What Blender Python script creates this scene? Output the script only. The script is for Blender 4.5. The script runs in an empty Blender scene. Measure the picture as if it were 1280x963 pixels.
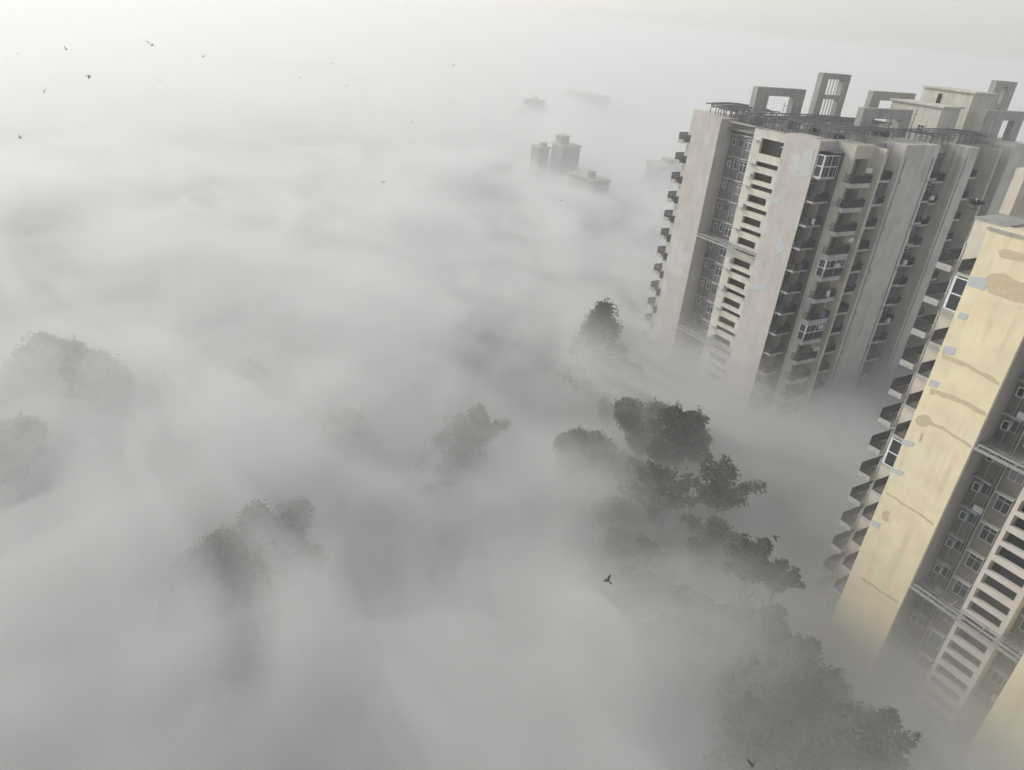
import bpy, math, random
from mathutils import Vector, Matrix, noise

S = bpy.context.scene
C = S.collection
R = math.radians
rnd = random.Random(7)

# ------------------------------------------------------------------ camera
CAM_Z = 62.0
right = Vector((0.8594329, -0.50285138, 0.09227994))
upv = Vector((0.16021469, 0.43631182, 0.88541699))
fwd = Vector((0.48549599, 0.74617189, -0.45554491))
cam = bpy.data.cameras.new('camera')
cam_ob = bpy.data.objects.new('camera', cam)
C.objects.link(cam_ob)
S.camera = cam_ob
cam_ob.matrix_world = Matrix(((right.x, upv.x, -fwd.x, 0), (right.y, upv.y, -fwd.y, 0),
                              (right.z, upv.z, -fwd.z, CAM_Z), (0, 0, 0, 1)))
cam.sensor_width = 36
cam.lens = 893 / 1280 * 36
cam.clip_start = 0.5
cam.clip_end = 12000


def ray(px, py):
    """direction seen at a place of the 1280 x 963 photograph"""
    return (fwd * 893 + right * (px - 640) - upv * (py - 481.5)) / 893


def at_z(px, py, z):
    d = ray(px, py)
    return Vector((0, 0, CAM_Z)) + d * ((z - CAM_Z) / d.z)


def at_x(px, py, x):
    d = ray(px, py)
    return Vector((0, 0, CAM_Z)) + d * (x / d.x)


# ------------------------------------------------------------------ materials
def new_mat(name):
    m = bpy.data.materials.new(name)
    m.use_nodes = True
    return m, m.node_tree, m.node_tree.nodes['Principled BSDF']


def N(nt, t, **kw):
    n = nt.nodes.new(t)
    for k, v in kw.items():
        setattr(n, k, v)
    return n


def mixcol(nt, fac, a, b):
    n = nt.nodes.new('ShaderNodeMix')
    n.data_type = 'RGBA'
    for s, v in ((0, fac), (6, a), (7, b)):
        if hasattr(v, 'is_output'):
            nt.links.new(v, n.inputs[s])
        elif s == 0:
            n.inputs[0].default_value = v
        else:
            n.inputs[s].default_value = (*v, 1)
    return n.outputs[2]


def noise_fac(nt, vec, scale, lo, hi, detail=4, rough=.6, stretch=None):
    if stretch:
        mp = N(nt, 'ShaderNodeMapping')
        mp.inputs['Scale'].default_value = stretch
        nt.links.new(vec, mp.inputs[0])
        vec = mp.outputs[0]
    n = N(nt, 'ShaderNodeTexNoise')
    n.inputs['Scale'].default_value = scale
    n.inputs['Detail'].default_value = detail
    n.inputs['Roughness'].default_value = rough
    nt.links.new(vec, n.inputs['Vector'])
    r = N(nt, 'ShaderNodeMapRange')
    r.inputs[1].default_value = lo
    r.inputs[2].default_value = hi
    nt.links.new(n.outputs[0], r.inputs[0])
    return r.outputs[0]


def wall_mat(name, base, patch=None, patch_amt=.5, stain=(.16, .155, .145), stain_amt=.5, patch_scale=.16, patch_edge=(.56, .60)):
    """weathered painted plaster: repaint patches, rain streaks, fine grime"""
    m, nt, b = new_mat(name)
    tc = N(nt, 'ShaderNodeTexCoord').outputs['Object']
    col = mixcol(nt, noise_fac(nt, tc, .45, .3, .7), tuple(c * .9 for c in base), tuple(min(1, c * 1.08) for c in base))
    if patch:
        f = noise_fac(nt, tc, patch_scale, patch_edge[0], patch_edge[1], 3, .55)
        mm = N(nt, 'ShaderNodeMath', operation='MULTIPLY')
        nt.links.new(f, mm.inputs[0])
        mm.inputs[1].default_value = patch_amt
        col = mixcol(nt, mm.outputs[0], col, patch)
    st = noise_fac(nt, tc, 1.0, .5, .78, 5, .65, (1.1, 1.1, .09))
    st2 = noise_fac(nt, tc, .22, .35, .7, 3, .6)
    mu = N(nt, 'ShaderNodeMath', operation='MULTIPLY')
    nt.links.new(st, mu.inputs[0]); nt.links.new(st2, mu.inputs[1])
    # drip stains run down from the roof edge
    sp = N(nt, 'ShaderNodeSeparateXYZ')
    nt.links.new(tc, sp.inputs[0])
    zr = N(nt, 'ShaderNodeMapRange')
    zr.inputs[1].default_value = 44; zr.inputs[2].default_value = 52
    nt.links.new(sp.outputs[2], zr.inputs[0])
    dr = N(nt, 'ShaderNodeMath', operation='MULTIPLY')
    nt.links.new(noise_fac(nt, tc, 1.7, .5, .8, 6, .72, (1.2, 1.2, .16)), dr.inputs[0]); zp = N(nt, 'ShaderNodeMath', operation='POWER')
    nt.links.new(zr.outputs[0], zp.inputs[0]); zp.inputs[1].default_value = 1.6
    nt.links.new(zp.outputs[0], dr.inputs[1])
    mx = N(nt, 'ShaderNodeMath', operation='MAXIMUM')
    nt.links.new(mu.outputs[0], mx.inputs[0]); nt.links.new(dr.outputs[0], mx.inputs[1])
    mu = mx
    mu2 = N(nt, 'ShaderNodeMath', operation='MULTIPLY')
    nt.links.new(mu.outputs[0], mu2.inputs[0]); mu2.inputs[1].default_value = stain_amt
    col = mixcol(nt, mu2.outputs[0], col, stain)
    nt.links.new(col, b.inputs['Base Color'])
    b.inputs['Roughness'].default_value = .88
    bp = N(nt, 'ShaderNodeBump')
    bp.inputs['Strength'].default_value = .25
    bp.inputs['Distance'].default_value = .03
    n2 = N(nt, 'ShaderNodeTexNoise'); n2.inputs['Scale'].default_value = 6
    nt.links.new(tc, n2.inputs['Vector'])
    nt.links.new(n2.outputs[0], bp.inputs['Height'])
    nt.links.new(bp.outputs[0], b.inputs['Normal'])
    return m


def plain(name, col, rough=.7, metal=0, var=.15, scale=3):
    m, nt, b = new_mat(name)
    tc = N(nt, 'ShaderNodeTexCoord').outputs['Object']
    c = mixcol(nt, noise_fac(nt, tc, scale, .3, .7), tuple(x * (1 - var) for x in col), tuple(min(1, x * (1 + var)) for x in col))
    nt.links.new(c, b.inputs['Base Color'])
    b.inputs['Roughness'].default_value = rough
    b.inputs['Metallic'].default_value = metal
    return m


def leaf_mat(name, a, bcol):
    m, nt, b = new_mat(name)
    g = N(nt, 'ShaderNodeNewGeometry')
    col = mixcol(nt, g.outputs['Random Per Island'], a, bcol)
    nt.links.new(col, b.inputs['Base Color'])
    b.inputs['Roughness'].default_value = .6
    return m


def volume_mat(name, dens, col, g):
    m = bpy.data.materials.new(name)
    m.use_nodes = True
    nt = m.node_tree
    nt.nodes.clear()
    o = nt.nodes.new('ShaderNodeOutputMaterial')
    p = nt.nodes.new('ShaderNodeVolumePrincipled')
    p.inputs['Color'].default_value = (*col, 1)
    p.inputs['Density'].default_value = dens
    p.inputs['Anisotropy'].default_value = g
    nt.links.new(p.outputs[0], o.inputs['Volume'])
    return m


M = {
    'pink': wall_mat('pink_plaster', (.53, .49, .455), (.58, .585, .57), .7),
    'cream': wall_mat('cream_plaster', (.58, .55, .46), (.42, .44, .45), .8, patch_scale=.2),
    'whitewash': wall_mat('whitewashed_plaster', (.62, .60, .52), (.5, .47, .42), .5, stain_amt=.7),
    'side': wall_mat('grey_beige_plaster', (.64, .61, .555), (.54, .52, .49), .6, stain_amt=.85),
    'recess': wall_mat('grimy_shaded_plaster', (.165, .165, .16), (.16, .16, .16), .8, stain_amt=.95),  # grime, plus the shade of the recesses put into the base colour
    'yellow': wall_mat('yellow_plaster', (.81, .715, .48), (.78, .71, .53), .6, stain=(.27, .235, .17), stain_amt=.7),
    'strip': wall_mat('pale_peach_plaster', (.67, .61, .515), (.6, .6, .56), .5, stain=(.36, .31, .26), stain_amt=.8),
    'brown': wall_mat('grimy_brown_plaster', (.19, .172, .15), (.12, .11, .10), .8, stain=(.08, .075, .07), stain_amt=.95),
    'corewhite': wall_mat('offwhite_pink_plaster', (.66, .60, .54), (.6, .59, .56), .5, stain_amt=.4),
    'greyside': wall_mat('grey_plaster', (.36, .35, .33), (.42, .42, .42), .4, stain_amt=.6),
    'concrete': wall_mat('stained_concrete', (.40, .39, .36), (.28, .28, .27), .7, stain_amt=.9),
    'roof': wall_mat('roof_screed', (.30, .29, .275), (.18, .18, .17), .8, stain_amt=.6),
    'slab': wall_mat('painted_slab', (.50, .495, .46), (.36, .36, .35), .6, stain_amt=.8),
    'dark': plain('dark_void_plaster', (.06, .064, .068), .9),
    'iron': plain('dark_iron', (.05, .052, .055), .6),
    'beam': plain('weathered_beam', (.17, .175, .18), .7),
    'trellis': plain('grey_trellis', (.33, .33, .32), .75),
    'frame': plain('white_frame', (.75, .76, .76), .5),
    'oldframe': plain('weathered_frame', (.42, .43, .43), .6),
    'glass': plain('dark_glass', (.035, .042, .05), .12),
    'ventspot': plain('grey_core_filler', (.36, .355, .34), .9),
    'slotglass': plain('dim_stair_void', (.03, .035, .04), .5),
    'glass2': plain('pale_curtained_glass', (.16, .165, .165), .2),
    'glass3': plain('bluish_glass', (.06, .085, .11), .15),
    'tan': plain('tan_filler', (.60, .49, .32), .9, var=.08),
    'tan2': plain('brown_filler', (.56, .47, .33), .9, var=.08),
    'greyfill': plain('grey_filler', (.52, .54, .53), .9, var=.06),
    'ac': plain('unit_casing', (.6, .61, .6), .5),
    'bird': plain('bird_plumage', (.05, .05, .055), .7),
    'bark': plain('bark', (.09, .075, .06), .9),
    'leaf1': leaf_mat('broad_leaves', (.022, .034, .018), (.085, .10, .06)),
    'leaf2': leaf_mat('fine_leaves', (.022, .03, .02), (.05, .062, .042)),
    'black': plain('black_plastic', (.025, .027, .03), .4),
    'cloth1': plain('white_cloth', (.7, .7, .68), .9),
    'cloth2': plain('blue_cloth', (.15, .19, .25), .9),
    'cloth3': plain('dark_cloth', (.07, .065, .07), .9),
    'pot': plain('clay_pot', (.35, .2, .13), .8),
    'farwall': wall_mat('far_plaster', (.24, .24, .235), (.28, .28, .28), .5, stain_amt=.6),
}


# ------------------------------------------------------------------ mesh helper
class MB:
    def __init__(s):
        s.v = []
        s.f = []

    def box(s, x0, x1, y0, y1, z0, z1):
        if x0 > x1: x0, x1 = x1, x0
        if y0 > y1: y0, y1 = y1, y0
        b = len(s.v)
        s.v += [(x0, y0, z0), (x1, y0, z0), (x1, y1, z0), (x0, y1, z0), (x0, y0, z1), (x1, y0, z1), (x1, y1, z1), (x0, y1, z1)]
        s.f += [tuple(b + i for i in q) for q in ((3, 2, 1, 0), (4, 5, 6, 7), (0, 1, 5, 4), (1, 2, 6, 5), (2, 3, 7, 6), (3, 0, 4, 7))]
        return s

    def bar(s, p, q, w, h=None):
        p = Vector(p); q = Vector(q); h = h or w
        d = (q - p).normalized()
        a = d.cross(Vector((0, 0, 1)))
        a = Vector((1, 0, 0)) if a.length < 1e-4 else a.normalized()
        c = a.cross(d).normalized()
        b = len(s.v)
        for e in (p, q):
            for i, j in ((-1, -1), (1, -1), (1, 1), (-1, 1)):
                s.v.append(tuple(e + a * (w / 2 * i) + c * (h / 2 * j)))
        s.f += [tuple(b + i for i in t) for t in ((0, 3, 2, 1), (4, 5, 6, 7), (0, 1, 5, 4), (1, 2, 6, 5), (2, 3, 7, 6), (3, 0, 4, 7))]
        return s

    def tube(s, pts, radii, n=7):
        rings = []
        for i, p in enumerate(pts):
            p = Vector(p)
            d = (Vector(pts[min(i + 1, len(pts) - 1)]) - Vector(pts[max(i - 1, 0)])).normalized()
            a = d.cross(Vector((0.31, 0.95, 0.05))).normalized()
            c = d.cross(a)
            ring = []
            for k in range(n):
                t = 2 * math.pi * k / n
                s.v.append(tuple(p + (a * math.cos(t) + c * math.sin(t)) * radii[i]))
                ring.append(len(s.v) - 1)
            rings.append(ring)
        for r0, r1 in zip(rings, rings[1:]):
            for k in range(n):
                s.f.append((r0[k], r0[(k + 1) % n], r1[(k + 1) % n], r1[k]))
        s.f.append(tuple(reversed(rings[0])))
        s.f.append(tuple(rings[-1]))
        return s

    def slab_poly(s, pts, axis, lo, hi):
        """an outline in the YZ plane thickened along X (axis 'x')"""
        n = len(pts)
        b = len(s.v)
        for x in (lo, hi):
            for (u, w) in pts:
                s.v.append((x, u, w))
        s.f.append(tuple(b + i for i in range(n)))
        s.f.append(tuple(b + n + i for i in reversed(range(n))))
        for i in range(n):
            j = (i + 1) % n
            s.f.append((b + i, b + n + i, b + n + j, b + j))
        return s

    def mesh(s, name, mat, off=(0, 0, 0)):
        me = bpy.data.meshes.new(name)
        me.from_pydata([(x - off[0], y - off[1], z - off[2]) for x, y, z in s.v], [], s.f)
        me.materials.append(mat)
        me.update()
        return me

    def build(s, name, mat, parent=None, off=(0, 0, 0), smooth=False):
        me = s.mesh(name, mat, off)
        if smooth:
            for p in me.polygons:
                p.use_smooth = True
        return put(name, me, parent)


def put(name, me, parent=None, loc=(0, 0, 0), rz=0, scale=None):
    o = bpy.data.objects.new(name, me)
    C.objects.link(o)
    o.parent = parent
    o.location = loc
    o.rotation_euler.z = rz
    if scale:
        o.scale = scale
    return o


def tag(o, label=None, cat=None, group=None, kind=None):
    for k, v in (('label', label), ('category', cat), ('group', group), ('kind', kind)):
        if v:
            o[k] = v
    return o


def empty(name, loc, rz=0):
    return put(name, None, None, loc, rz)


# ------------------------------------------------------------------ tower parts
FLOOR = 3.0
TOP = 51.0


def railing_mb(L, d, z0=.0, z1=1.0, side0=True, side1=True, step=.11):
    """iron railing round a balcony that runs 0..L along x and sticks out to y = -d"""
    m = MB()
    e = .04
    m.bar((e, -d + e, z1), (L - e, -d + e, z1), .05)
    m.bar((e, -d + e, z0 + .1), (L - e, -d + e, z0 + .1), .035)
    n = max(3, int(L / step))
    for i in range(n + 1):
        x = e + (L - 2 * e) * i / n
        m.bar((x, -d + e, z0), (x, -d + e, z1), .05)
    for on, x in ((side0, e), (side1, L - e)):
        if on:
            m.bar((x, 0, z1), (x, -d + e, z1), .05)
            m.bar((x, 0, z0 + .1), (x, -d + e, z0 + .1), .035)
            k = max(2, int(d / step))
            for i in range(k):
                y = -d + (d) * i / k + e
                m.bar((x, y, z0), (x, y, z1), .028)
    return m


def door_meshes(w, h):
    fr = MB()
    t = .07
    fr.box(0, t, -.06, 0, 0, h).box(w - t, w, -.06, 0, 0, h).box(t, w - t, -.06, 0, h - t, h)
    fr.box(t, w - t, -.05, 0, h * .74, h * .74 + .06)
    fr.box(w / 2 - .03, w / 2 + .03, -.05, 0, 0, h * .74)
    gl = MB().box(t, w - t, -.02, -.004, 0, h - t)
    return fr.mesh('door', M['frame']), gl.mesh('pane', M['glass'])


def window_meshes(w, h, cols=2, top=True, mat='frame'):
    """a window lying in the xz plane, facing -y"""
    fr = MB()
    t = .06
    fr.box(0, t, -.07, 0, 0, h).box(w - t, w, -.07, 0, 0, h)
    fr.box(t, w - t, -.07, 0, h - t, h).box(t, w - t, -.07, 0, 0, t)
    for k in range(1, cols):
        x = w * k / cols
        fr.box(x - .022, x + .022, -.06, 0, t, h - t)
    if top:
        fr.box(t, w - t, -.055, 0, h * .68, h * .68 + .05)
    gl = MB().box(t, w - t, -.03, -.005, t, h - t)
    return fr.mesh('window', M[mat]), gl.mesh('pane', M['glass'])


def balcony_set(L, d, fascia=(-.18, .06), rec=0.0, slab_mat='slab'):
    """rec: how far the balcony runs back into a loggia behind the wall face"""
    sl = MB()
    if fascia[1] > .1:
        t = .12
        sl.box(0, L, -d, rec, -.18, 0)
        sl.box(-.004, L + .004, -d - .004, -d + t, fascia[0], fascia[1])
        sl.box(-.004, t, -d + t, -.01, fascia[0], fascia[1])
        sl.box(L - t, L + .004, -d + t, -.01, fascia[0], fascia[1])
    else:
        sl.box(0, L, -d, rec, fascia[0], fascia[1])
    zb = max(0, fascia[1])
    return dict(L=L, d=d, rec=rec, slab=sl.mesh('balcony', M[slab_mat]),
                rail=railing_mb(L, d, zb, zb + .95).mesh('railing', M['iron']),
                door=door_meshes(min(2.1, L * .62), 2.25))


def put_balcony(bs, root, loc, flip=1, doors=True, rail=True, label=None):
    """flip=1: sticks out to -y; flip=-1: mirrored, sticks out to +y"""
    b = put('balcony', bs['slab'], root, loc, 0, (1, flip, 1) if flip < 0 else None)
    if label:
        b['label'] = label
    if rail:
        put('railing', bs['rail'], b)
    if doors:
        at = (bs['L'] * .2, bs['rec'] - .004, .06)
        put('door', bs['door'][0], b, at)
        put('door_pane', bs['door'][1], b, at)
    return b


def enclosure(L, d, h, root, loc, flip=1):
    """a balcony glazed in with white frames"""
    m = MB()
    t = .1
    for x in (0, L * .5 - t / 2, L - t):
        m.box(x, x + t, -d - .03, -d + .05, 0, h)
    for z in (0, h * .48, h - t):
        m.box(t, L - t, -d - .02, -d + .04, z, z + t)
    for y in (-d + .06, -.12):
        m.box(-.03, .05, y, y + t, 0, h)
    for z in (0, h * .48, h - t):
        m.box(-.02, .04, -d + .16, -.12, z, z + t)
    for k in range(3):
        x = L * (k * .3 + .2)
        m.box(x, x + .05, -d - .01, -d + .03, t, h - t)
    e = m.build('balcony_enclosure', M['frame'], root)
    e.location = loc
    g = MB().box(.05, L - .05, -d + .0, -d + .02, .1, h - .1).box(0.0, .02, -d + .05, -.02, .1, h - .1)
    p = g.build('pane', M['glass'], e)
    if flip < 0:
        e.scale = (1, -1, 1)
    return e


def slot_core(m_wall, x, y0, y1, s0, s1, z_lo, z_hi, root, off, mat, top_opening=True, narrow=.6, depth=.45, big=.63, shift=0.0):
    """stair core whose front is pierced by long slots, two to a storey"""
    w = m_wall
    w.box(x, x + depth, s1, y1, z_lo, z_hi)
    w.box(x, x + depth, y0, s0, z_lo, z_hi)
    z = z_hi
    f = TOP - FLOOR - shift
    edges = []
    if top_opening:
        edges.append((f + .9, f + 3.0 - .15, s0))
    while f - 2.6 > z_lo:
        edges.append((f - .12 - big, f - .12, s0))
        edges.append((f - 2.55, f - 1.55, s0 + narrow))
        f -= FLOOR
    zt = z_hi
    for lo, hi, sl in edges:
        w.box(x + .002, x + depth, s0, s1, hi, zt)
        if sl > s0:
            w.box(x + .002, x + depth, s0, sl, lo, hi)
        zt = lo
    w.box(x + .002, x + depth, s0, s1, z_lo, zt)


def pergola_band(x0, x1, y0, y1, z, root, off, n_slat=5, cross=4):
    """horizontal slatted sunshade spanning between two wings"""
    m = MB()
    m.box(x0, x0 + .16, y0 + .01, y1 - .01, z - .12, z + .02)
    m.box(x0 - .12, x0 - .003, y0 + .01, y1 - .01, z - .55, z - .3)
    for i in range(n_slat):
        x = x0 + .55 + (x1 - x0 - .65) * i / (n_slat - 1)
        m.box(x, x + .09, y0 + .01, y1 - .01, z - .05, z)
    for k in range(cross):
        y = y0 + .3 + (y1 - y0 - .6) * k / (cross - 1)
        m.box(x0 + .161, x1, y - .06, y + .06, z - .16, z - .055)
        m.box(x0 - .1, x0 + .05, y - .05, y + .05, z - .3, z - .12)
    return m.build('sunshade_trellis', M['trellis'], root, off)


def roof_pergola(x0, x1, y0, y1, z_base, z, root, off, n=6, bow=.5, seed=1):
    """long bowed beams on thin posts over a roof terrace"""
    m = MB()
    r = random.Random(seed)
    nx = 9
    for i in range(n):
        y = y0 + (y1 - y0) * i / (n - 1)
        zz = z + r.uniform(-.12, .12)
        pts = []
        for k in range(nx + 1):
            t = k / nx
            pts.append((x0 + (x1 - x0) * t, y - bow * math.sin(math.pi * t), zz + .25 * math.sin(math.pi * t)))
        for a, b in zip(pts, pts[1:]):
            m.bar(a, b, .17, .15)
        for k in range(1, nx, 2):
            m.bar((pts[k][0], pts[k][1], z_base), (pts[k][0], pts[k][1], pts[k][2] - .08), .09)
    for k in range(5):
        x = x0 + (x1 - x0) * (k + .5) / 5
        m.bar((x, y0 - bow * .9, z - .2), (x, y1 - bow * .5, z - .2), .12, .14)
    for k in range(7):
        x = x0 + (x1 - x0) * (k + .3) / 7
        m.bar((x, y0, z_base), (x + r.uniform(-1, 1), y0 + r.uniform(.3, 1.5), z - .2), .06)
    return m.build('roof_pergola', M['beam'], root, off)


def roof_frame(x0, x1, y, z0, z1, root, off, pw=1.8, th=.8, beam=1.2, mid=False, pl=None):
    """a concrete portal standing on the roof"""
    m = MB()
    m.box(x0, x0 + pw, y, y + th, z0, z1)
    m.box(x1 - (pl or pw), x1, y, y + th, z0, z1)
    m.box(x0 + pw, x1 - (pl or pw), y + .003, y + th - .003, z1 - beam, z1 - .003)
    if mid:
        zm = z0 + (z1 - z0) * .55
        m.box(x0 + pw, x1 - (pl or pw), y + .1, y + th - .1, zm, zm + .6)
        for k in range(5):
            x = x0 + pw + (x1 - x0 - pw * 2) * (k + .5) / 5
            m.box(x - .06, x + .06, y + .3, y + .42, z0, z1 - beam)
    return m.build('roof_frame', M['concrete'], root, off)


patch_no = 0


def patch(root, off, pts_px, x, mat, name='paint_patch'):
    """a patch of filler on a wall that faces -x, a few mm proud of it"""
    global patch_no
    patch_no += 1
    pts = [(p.y, p.z) for p in (at_x(a, b, x) for a, b in pts_px)]
    return MB().slab_poly(pts, 'x', x - .004 - .0012 * patch_no, x + .01).build(name, M[mat], root, off)


# window prototypes shared by both towers
W_BIG = window_meshes(1.3, 1.5, 2)
W_OLD = window_meshes(1.15, 1.45, 2, True, 'oldframe')
W_OLDS = window_meshes(.95, 1.05, 2, False, 'oldframe')
W_MID = window_meshes(1.1, 1.3, 2)
W_SMALL = window_meshes(.6, .8, 1, False)
RZ_X = -math.pi / 2          # turns a window that faces -y so that it faces -x


PANES = {}
wr = random.Random(3)


def put_window(me, root, loc, rz=0, label=None):
    w = put('window', me[0], root, loc, rz)
    g_ = wr.choice(('glass', 'glass', 'glass', 'glass2', 'glass3'))
    if (me[1].name, g_) not in PANES:
        c_ = me[1].copy()
        c_.materials.clear()
        c_.materials.append(M[g_])
        PANES[(me[1].name, g_)] = c_
    put('pane', PANES[(me[1].name, g_)], w)
    if label:
        w['label'] = label
    return w


LEDGE = MB().box(0, 1.5, -.55, 0, 0, .09).mesh('window_ledge', M['slab'])
LEDGE_S = MB().box(0, .9, -.6, 0, 0, .09).mesh('window_ledge', M['slab'])
AC = MB().box(0, .8, -.34, -.04, 0, .56).box(.08, .52, -.36, -.338, .05, .5).mesh('air_conditioner', M['ac'])

# ------------------------------------------------------------------ the pink tower
OA = (79.0, 69.0, 0.0)
A = empty('apartment_tower', OA)
tag(A, 'tall pinkish grey apartment tower with roof frames and stacked balconies rising from the fog', 'apartment building')


def abox(name, mat, *boxes):
    m = MB()
    for b in boxes:
        m.box(*b)
    return m.build(name, M[mat], A, OA)


def aw(x, y, z):
    return (x - OA[0], y - OA[1], z - OA[2])


# wings facing the open side
abox('front_wing', 'pink', (79, 79.2, 58.7, 63.9, 0, 52.3), (79.203, 82.2, 60.1, 63.897, 0, 52.297), (81.95, 82.197, 58.7, 60.1, 0, 52.29), (79.2, 81.95, 58.71, 60.1, 51, 52.2))
abox('front_wing', 'pink', (79, 82.2, 75.4, 80.6, 0, 52.3))
# core body behind, grimy and darkened to carry the balcony shade
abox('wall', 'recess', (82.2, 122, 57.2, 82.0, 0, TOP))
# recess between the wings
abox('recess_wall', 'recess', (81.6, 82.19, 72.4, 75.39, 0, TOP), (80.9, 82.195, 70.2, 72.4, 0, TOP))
core = MB()
slot_core(core, 80.2, 63.91, 70.19, 64.95, 68.75, 10, 52.0, A, OA, 'whitewash', narrow=.5)
core.build('stair_core', M['whitewash'], A, OA)
abox('stair_back', 'slotglass', (81.3, 82.19, 64.41, 69.69, 0, TOP))
abox('stair_side_wall', 'whitewash', (80.66, 82.18, 63.92, 64.4, 0, 51.9), (80.66, 82.18, 69.7, 70.18, 0, 51.9))
# side steps that carry balconies, seen raking along the right
abox('stepped_wing', 'cream', (82.21, 82.6, 55.9, 60, 0, 52.2), (82.6, 86, 57.19, 60, 0, 52.19), (85.4, 85.997, 55.9, 57.19, 0, 52.195), (82.6, 85.4, 55.91, 57.19, 50.6, 52.18))
abox('stepped_wing', 'cream', (82.21, 86, 79, 84.5, 0, 52.2))
abox('loggia_shade_panel', 'recess', (82.605, 85.395, 57.165, 57.187, 0, 50.5))  # dark sheet over the cream back wall, painting in the loggia's shade
abox('loggia_shade_panel', 'recess', (79.208, 81.945, 60.07, 60.097, 0, 50.9))  # dark sheet painting in shade behind the first balcony stack
abox('wall_fin', 'cream', (86.0, 86.5, 54.4, 57.3, 0, 52.0))
abox('side_wing', 'side', (90, 97.4, 54.5, 60, 0, 52.5))
abox('side_wing', 'side', (104.0, 107.0, 54.5, 60, 0, 52.2))
abox('wall_fin', 'cream', (112.3, 112.8, 54.4, 57.3, 0, 52.0))
abox('side_wing', 'side', (115.6, 122.0, 54.5, 60, 0, 52.5))
# roof slab and parapets
abox('roof', 'roof', (80.4, 121.9, 57.3, 81.9, TOP + .003, TOP + .12))
for pb in ((80.2, 80.45, 64, 75.3, 51.0 + .9, 52.1), (86.6, 89.9, 57.2, 57.45, TOP, 52.2), (97.5, 103.9, 57.2, 57.45, TOP, 52.2),
     (107.1, 115.5, 57.2, 57.45, TOP, 52.2), (121.8, 122.05, 57.5, 82, TOP, 52.1), (83.0, 121.7, 81.8, 82.05, TOP, 52.1)):
    abox('parapet', 'concrete', pb)

BA1 = balcony_set(2.78, 1.1, (-.2, .05), 1.37)
BA1M = balcony_set(2.9, 1.1, (-.2, .05))
BA2 = balcony_set(4.0, 1.15, (-.28, .28), 0)
LOG = MB().box(82.605, 85.395, 55.905, 57.185, -.15, .02)
BA3 = balcony_set(3.4, 1.5, (-.22, .1))
BA4 = balcony_set(3.1, 1.9, (-.2, .08))
BA5 = balcony_set(3.0, 1.2, (-.2, .08))
LOG_ME = LOG.mesh('loggia_floor', M['slab'], OA)
SCREENS = [MB().box(0, 1.5, -.02, .02, 0, 1.75).mesh('shade_screen', plain('screen_cloth_%d' % k, c_, .9)) for k, c_ in
           enumerate(((.10, .11, .11), (.22, .21, .19), (.09, .10, .13)))]
floors = [FLOOR * k for k in range(5, 17)]
for z in floors:
    i = int(z / 3)
    # first stack, on the flank of the near wing
    if z == 48:
        put_balcony(BA1, A, aw(79.205, 58.69, z), doors=False, rail=False)
        enclosure(2.78, 1.1, 2.7, A, aw(79.205, 58.69, z - .0))
    else:
        put_balcony(BA1, A, aw(79.205, 58.69, z))
    bl = put_balcony(BA2, A, aw(81.4, 55.89, z - .4), doors=False)
    put('loggia_floor', LOG_ME, A, (0, 0, z - .4))
    put('door', BA1['door'][0], bl, (1.6, 1.27, .06))
    put('door_pane', BA1['door'][1], bl, (1.6, 1.27, .06))
    if i in (9, 12):
        enclosure(3.9, 1.1, 2.3, A, aw(81.45, 55.89, z - .05))
    put('air_conditioner', AC, A, aw(83.0 + (i % 3) * .6, 54.72, z + 1.2 if i % 4 == 0 else z - 1.45)) if i % 2 == 0 else None
    put('shade_screen', SCREENS[i % 3], A, aw(87.0 + (i % 2) * .9, 55.12, z + .9)) if i % 3 != 1 else None
    put('shade_screen', SCREENS[(i + 1) % 3], A, aw(98.0 + (i % 3) * .5, 55.3, z + .9)) if i % 3 != 0 else None
    put('shade_screen', SCREENS[(i + 2) % 3], A, aw(101.2, 55.98, z + .2)) if i % 4 == 2 else None
    put('air_conditioner', AC, A, aw(99.2 + (i % 2), 55.25, z + .2)) if i % 3 == 0 else None
    put_balcony(BA3, A, aw(86.52, 56.6, z))
    put_balcony(BA4, A, aw(97.45, 57.19, z))
    put_balcony(BA5, A, aw(100.7, 57.19, z - .6))
    put_balcony(BA4, A, aw(107.05, 57.19, z))
    if z > 24:
        put_balcony(BA5, A, aw(112.82, 57.19, z))
    # mirrored stacks that peep out beyond the far wing
    put_balcony(BA1M, A, aw(79.15, 80.61, z), -1)
    put_balcony(BA2, A, aw(81.4, 84.51, z - .4), -1)
    # recess windows, ledges and units
    if z > 12:
        put_window(W_SMALL, A, aw(81.595, 74.9, z + .9), RZ_X)
        put_window(W_OLDS if i % 3 else W_MID, A, aw(81.595, 73.7, z + .8), RZ_X)
        put_window(W_OLD if i % 4 == 1 else W_BIG, A, aw(80.895, 71.95, z + .7), RZ_X)
        put('window_ledge', LEDGE, A, aw(81.595, 75.2, z + 2.3), RZ_X)
        put('window_ledge', LEDGE_S, A, aw(81.595, 73.6, z + 2.45), RZ_X)
        put('window_ledge', LEDGE, A, aw(80.895, 72.1, z + 2.5), RZ_X)
        put_window(W_SMALL, A, aw(80.195, 64.85, z + 1.0), RZ_X)
        put('window_ledge', LEDGE_S, A, aw(80.195, 64.95, z + 2.3), RZ_X)
        put('window_ledge', LEDGE_S, A, aw(80.195, 69.9, z + 2.4), RZ_X)
        if i % 2:
            put('air_conditioner', AC, A, aw(80.195, 69.7, z + 2.49 if i % 4 == 1 else z + .6), RZ_X)

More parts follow.
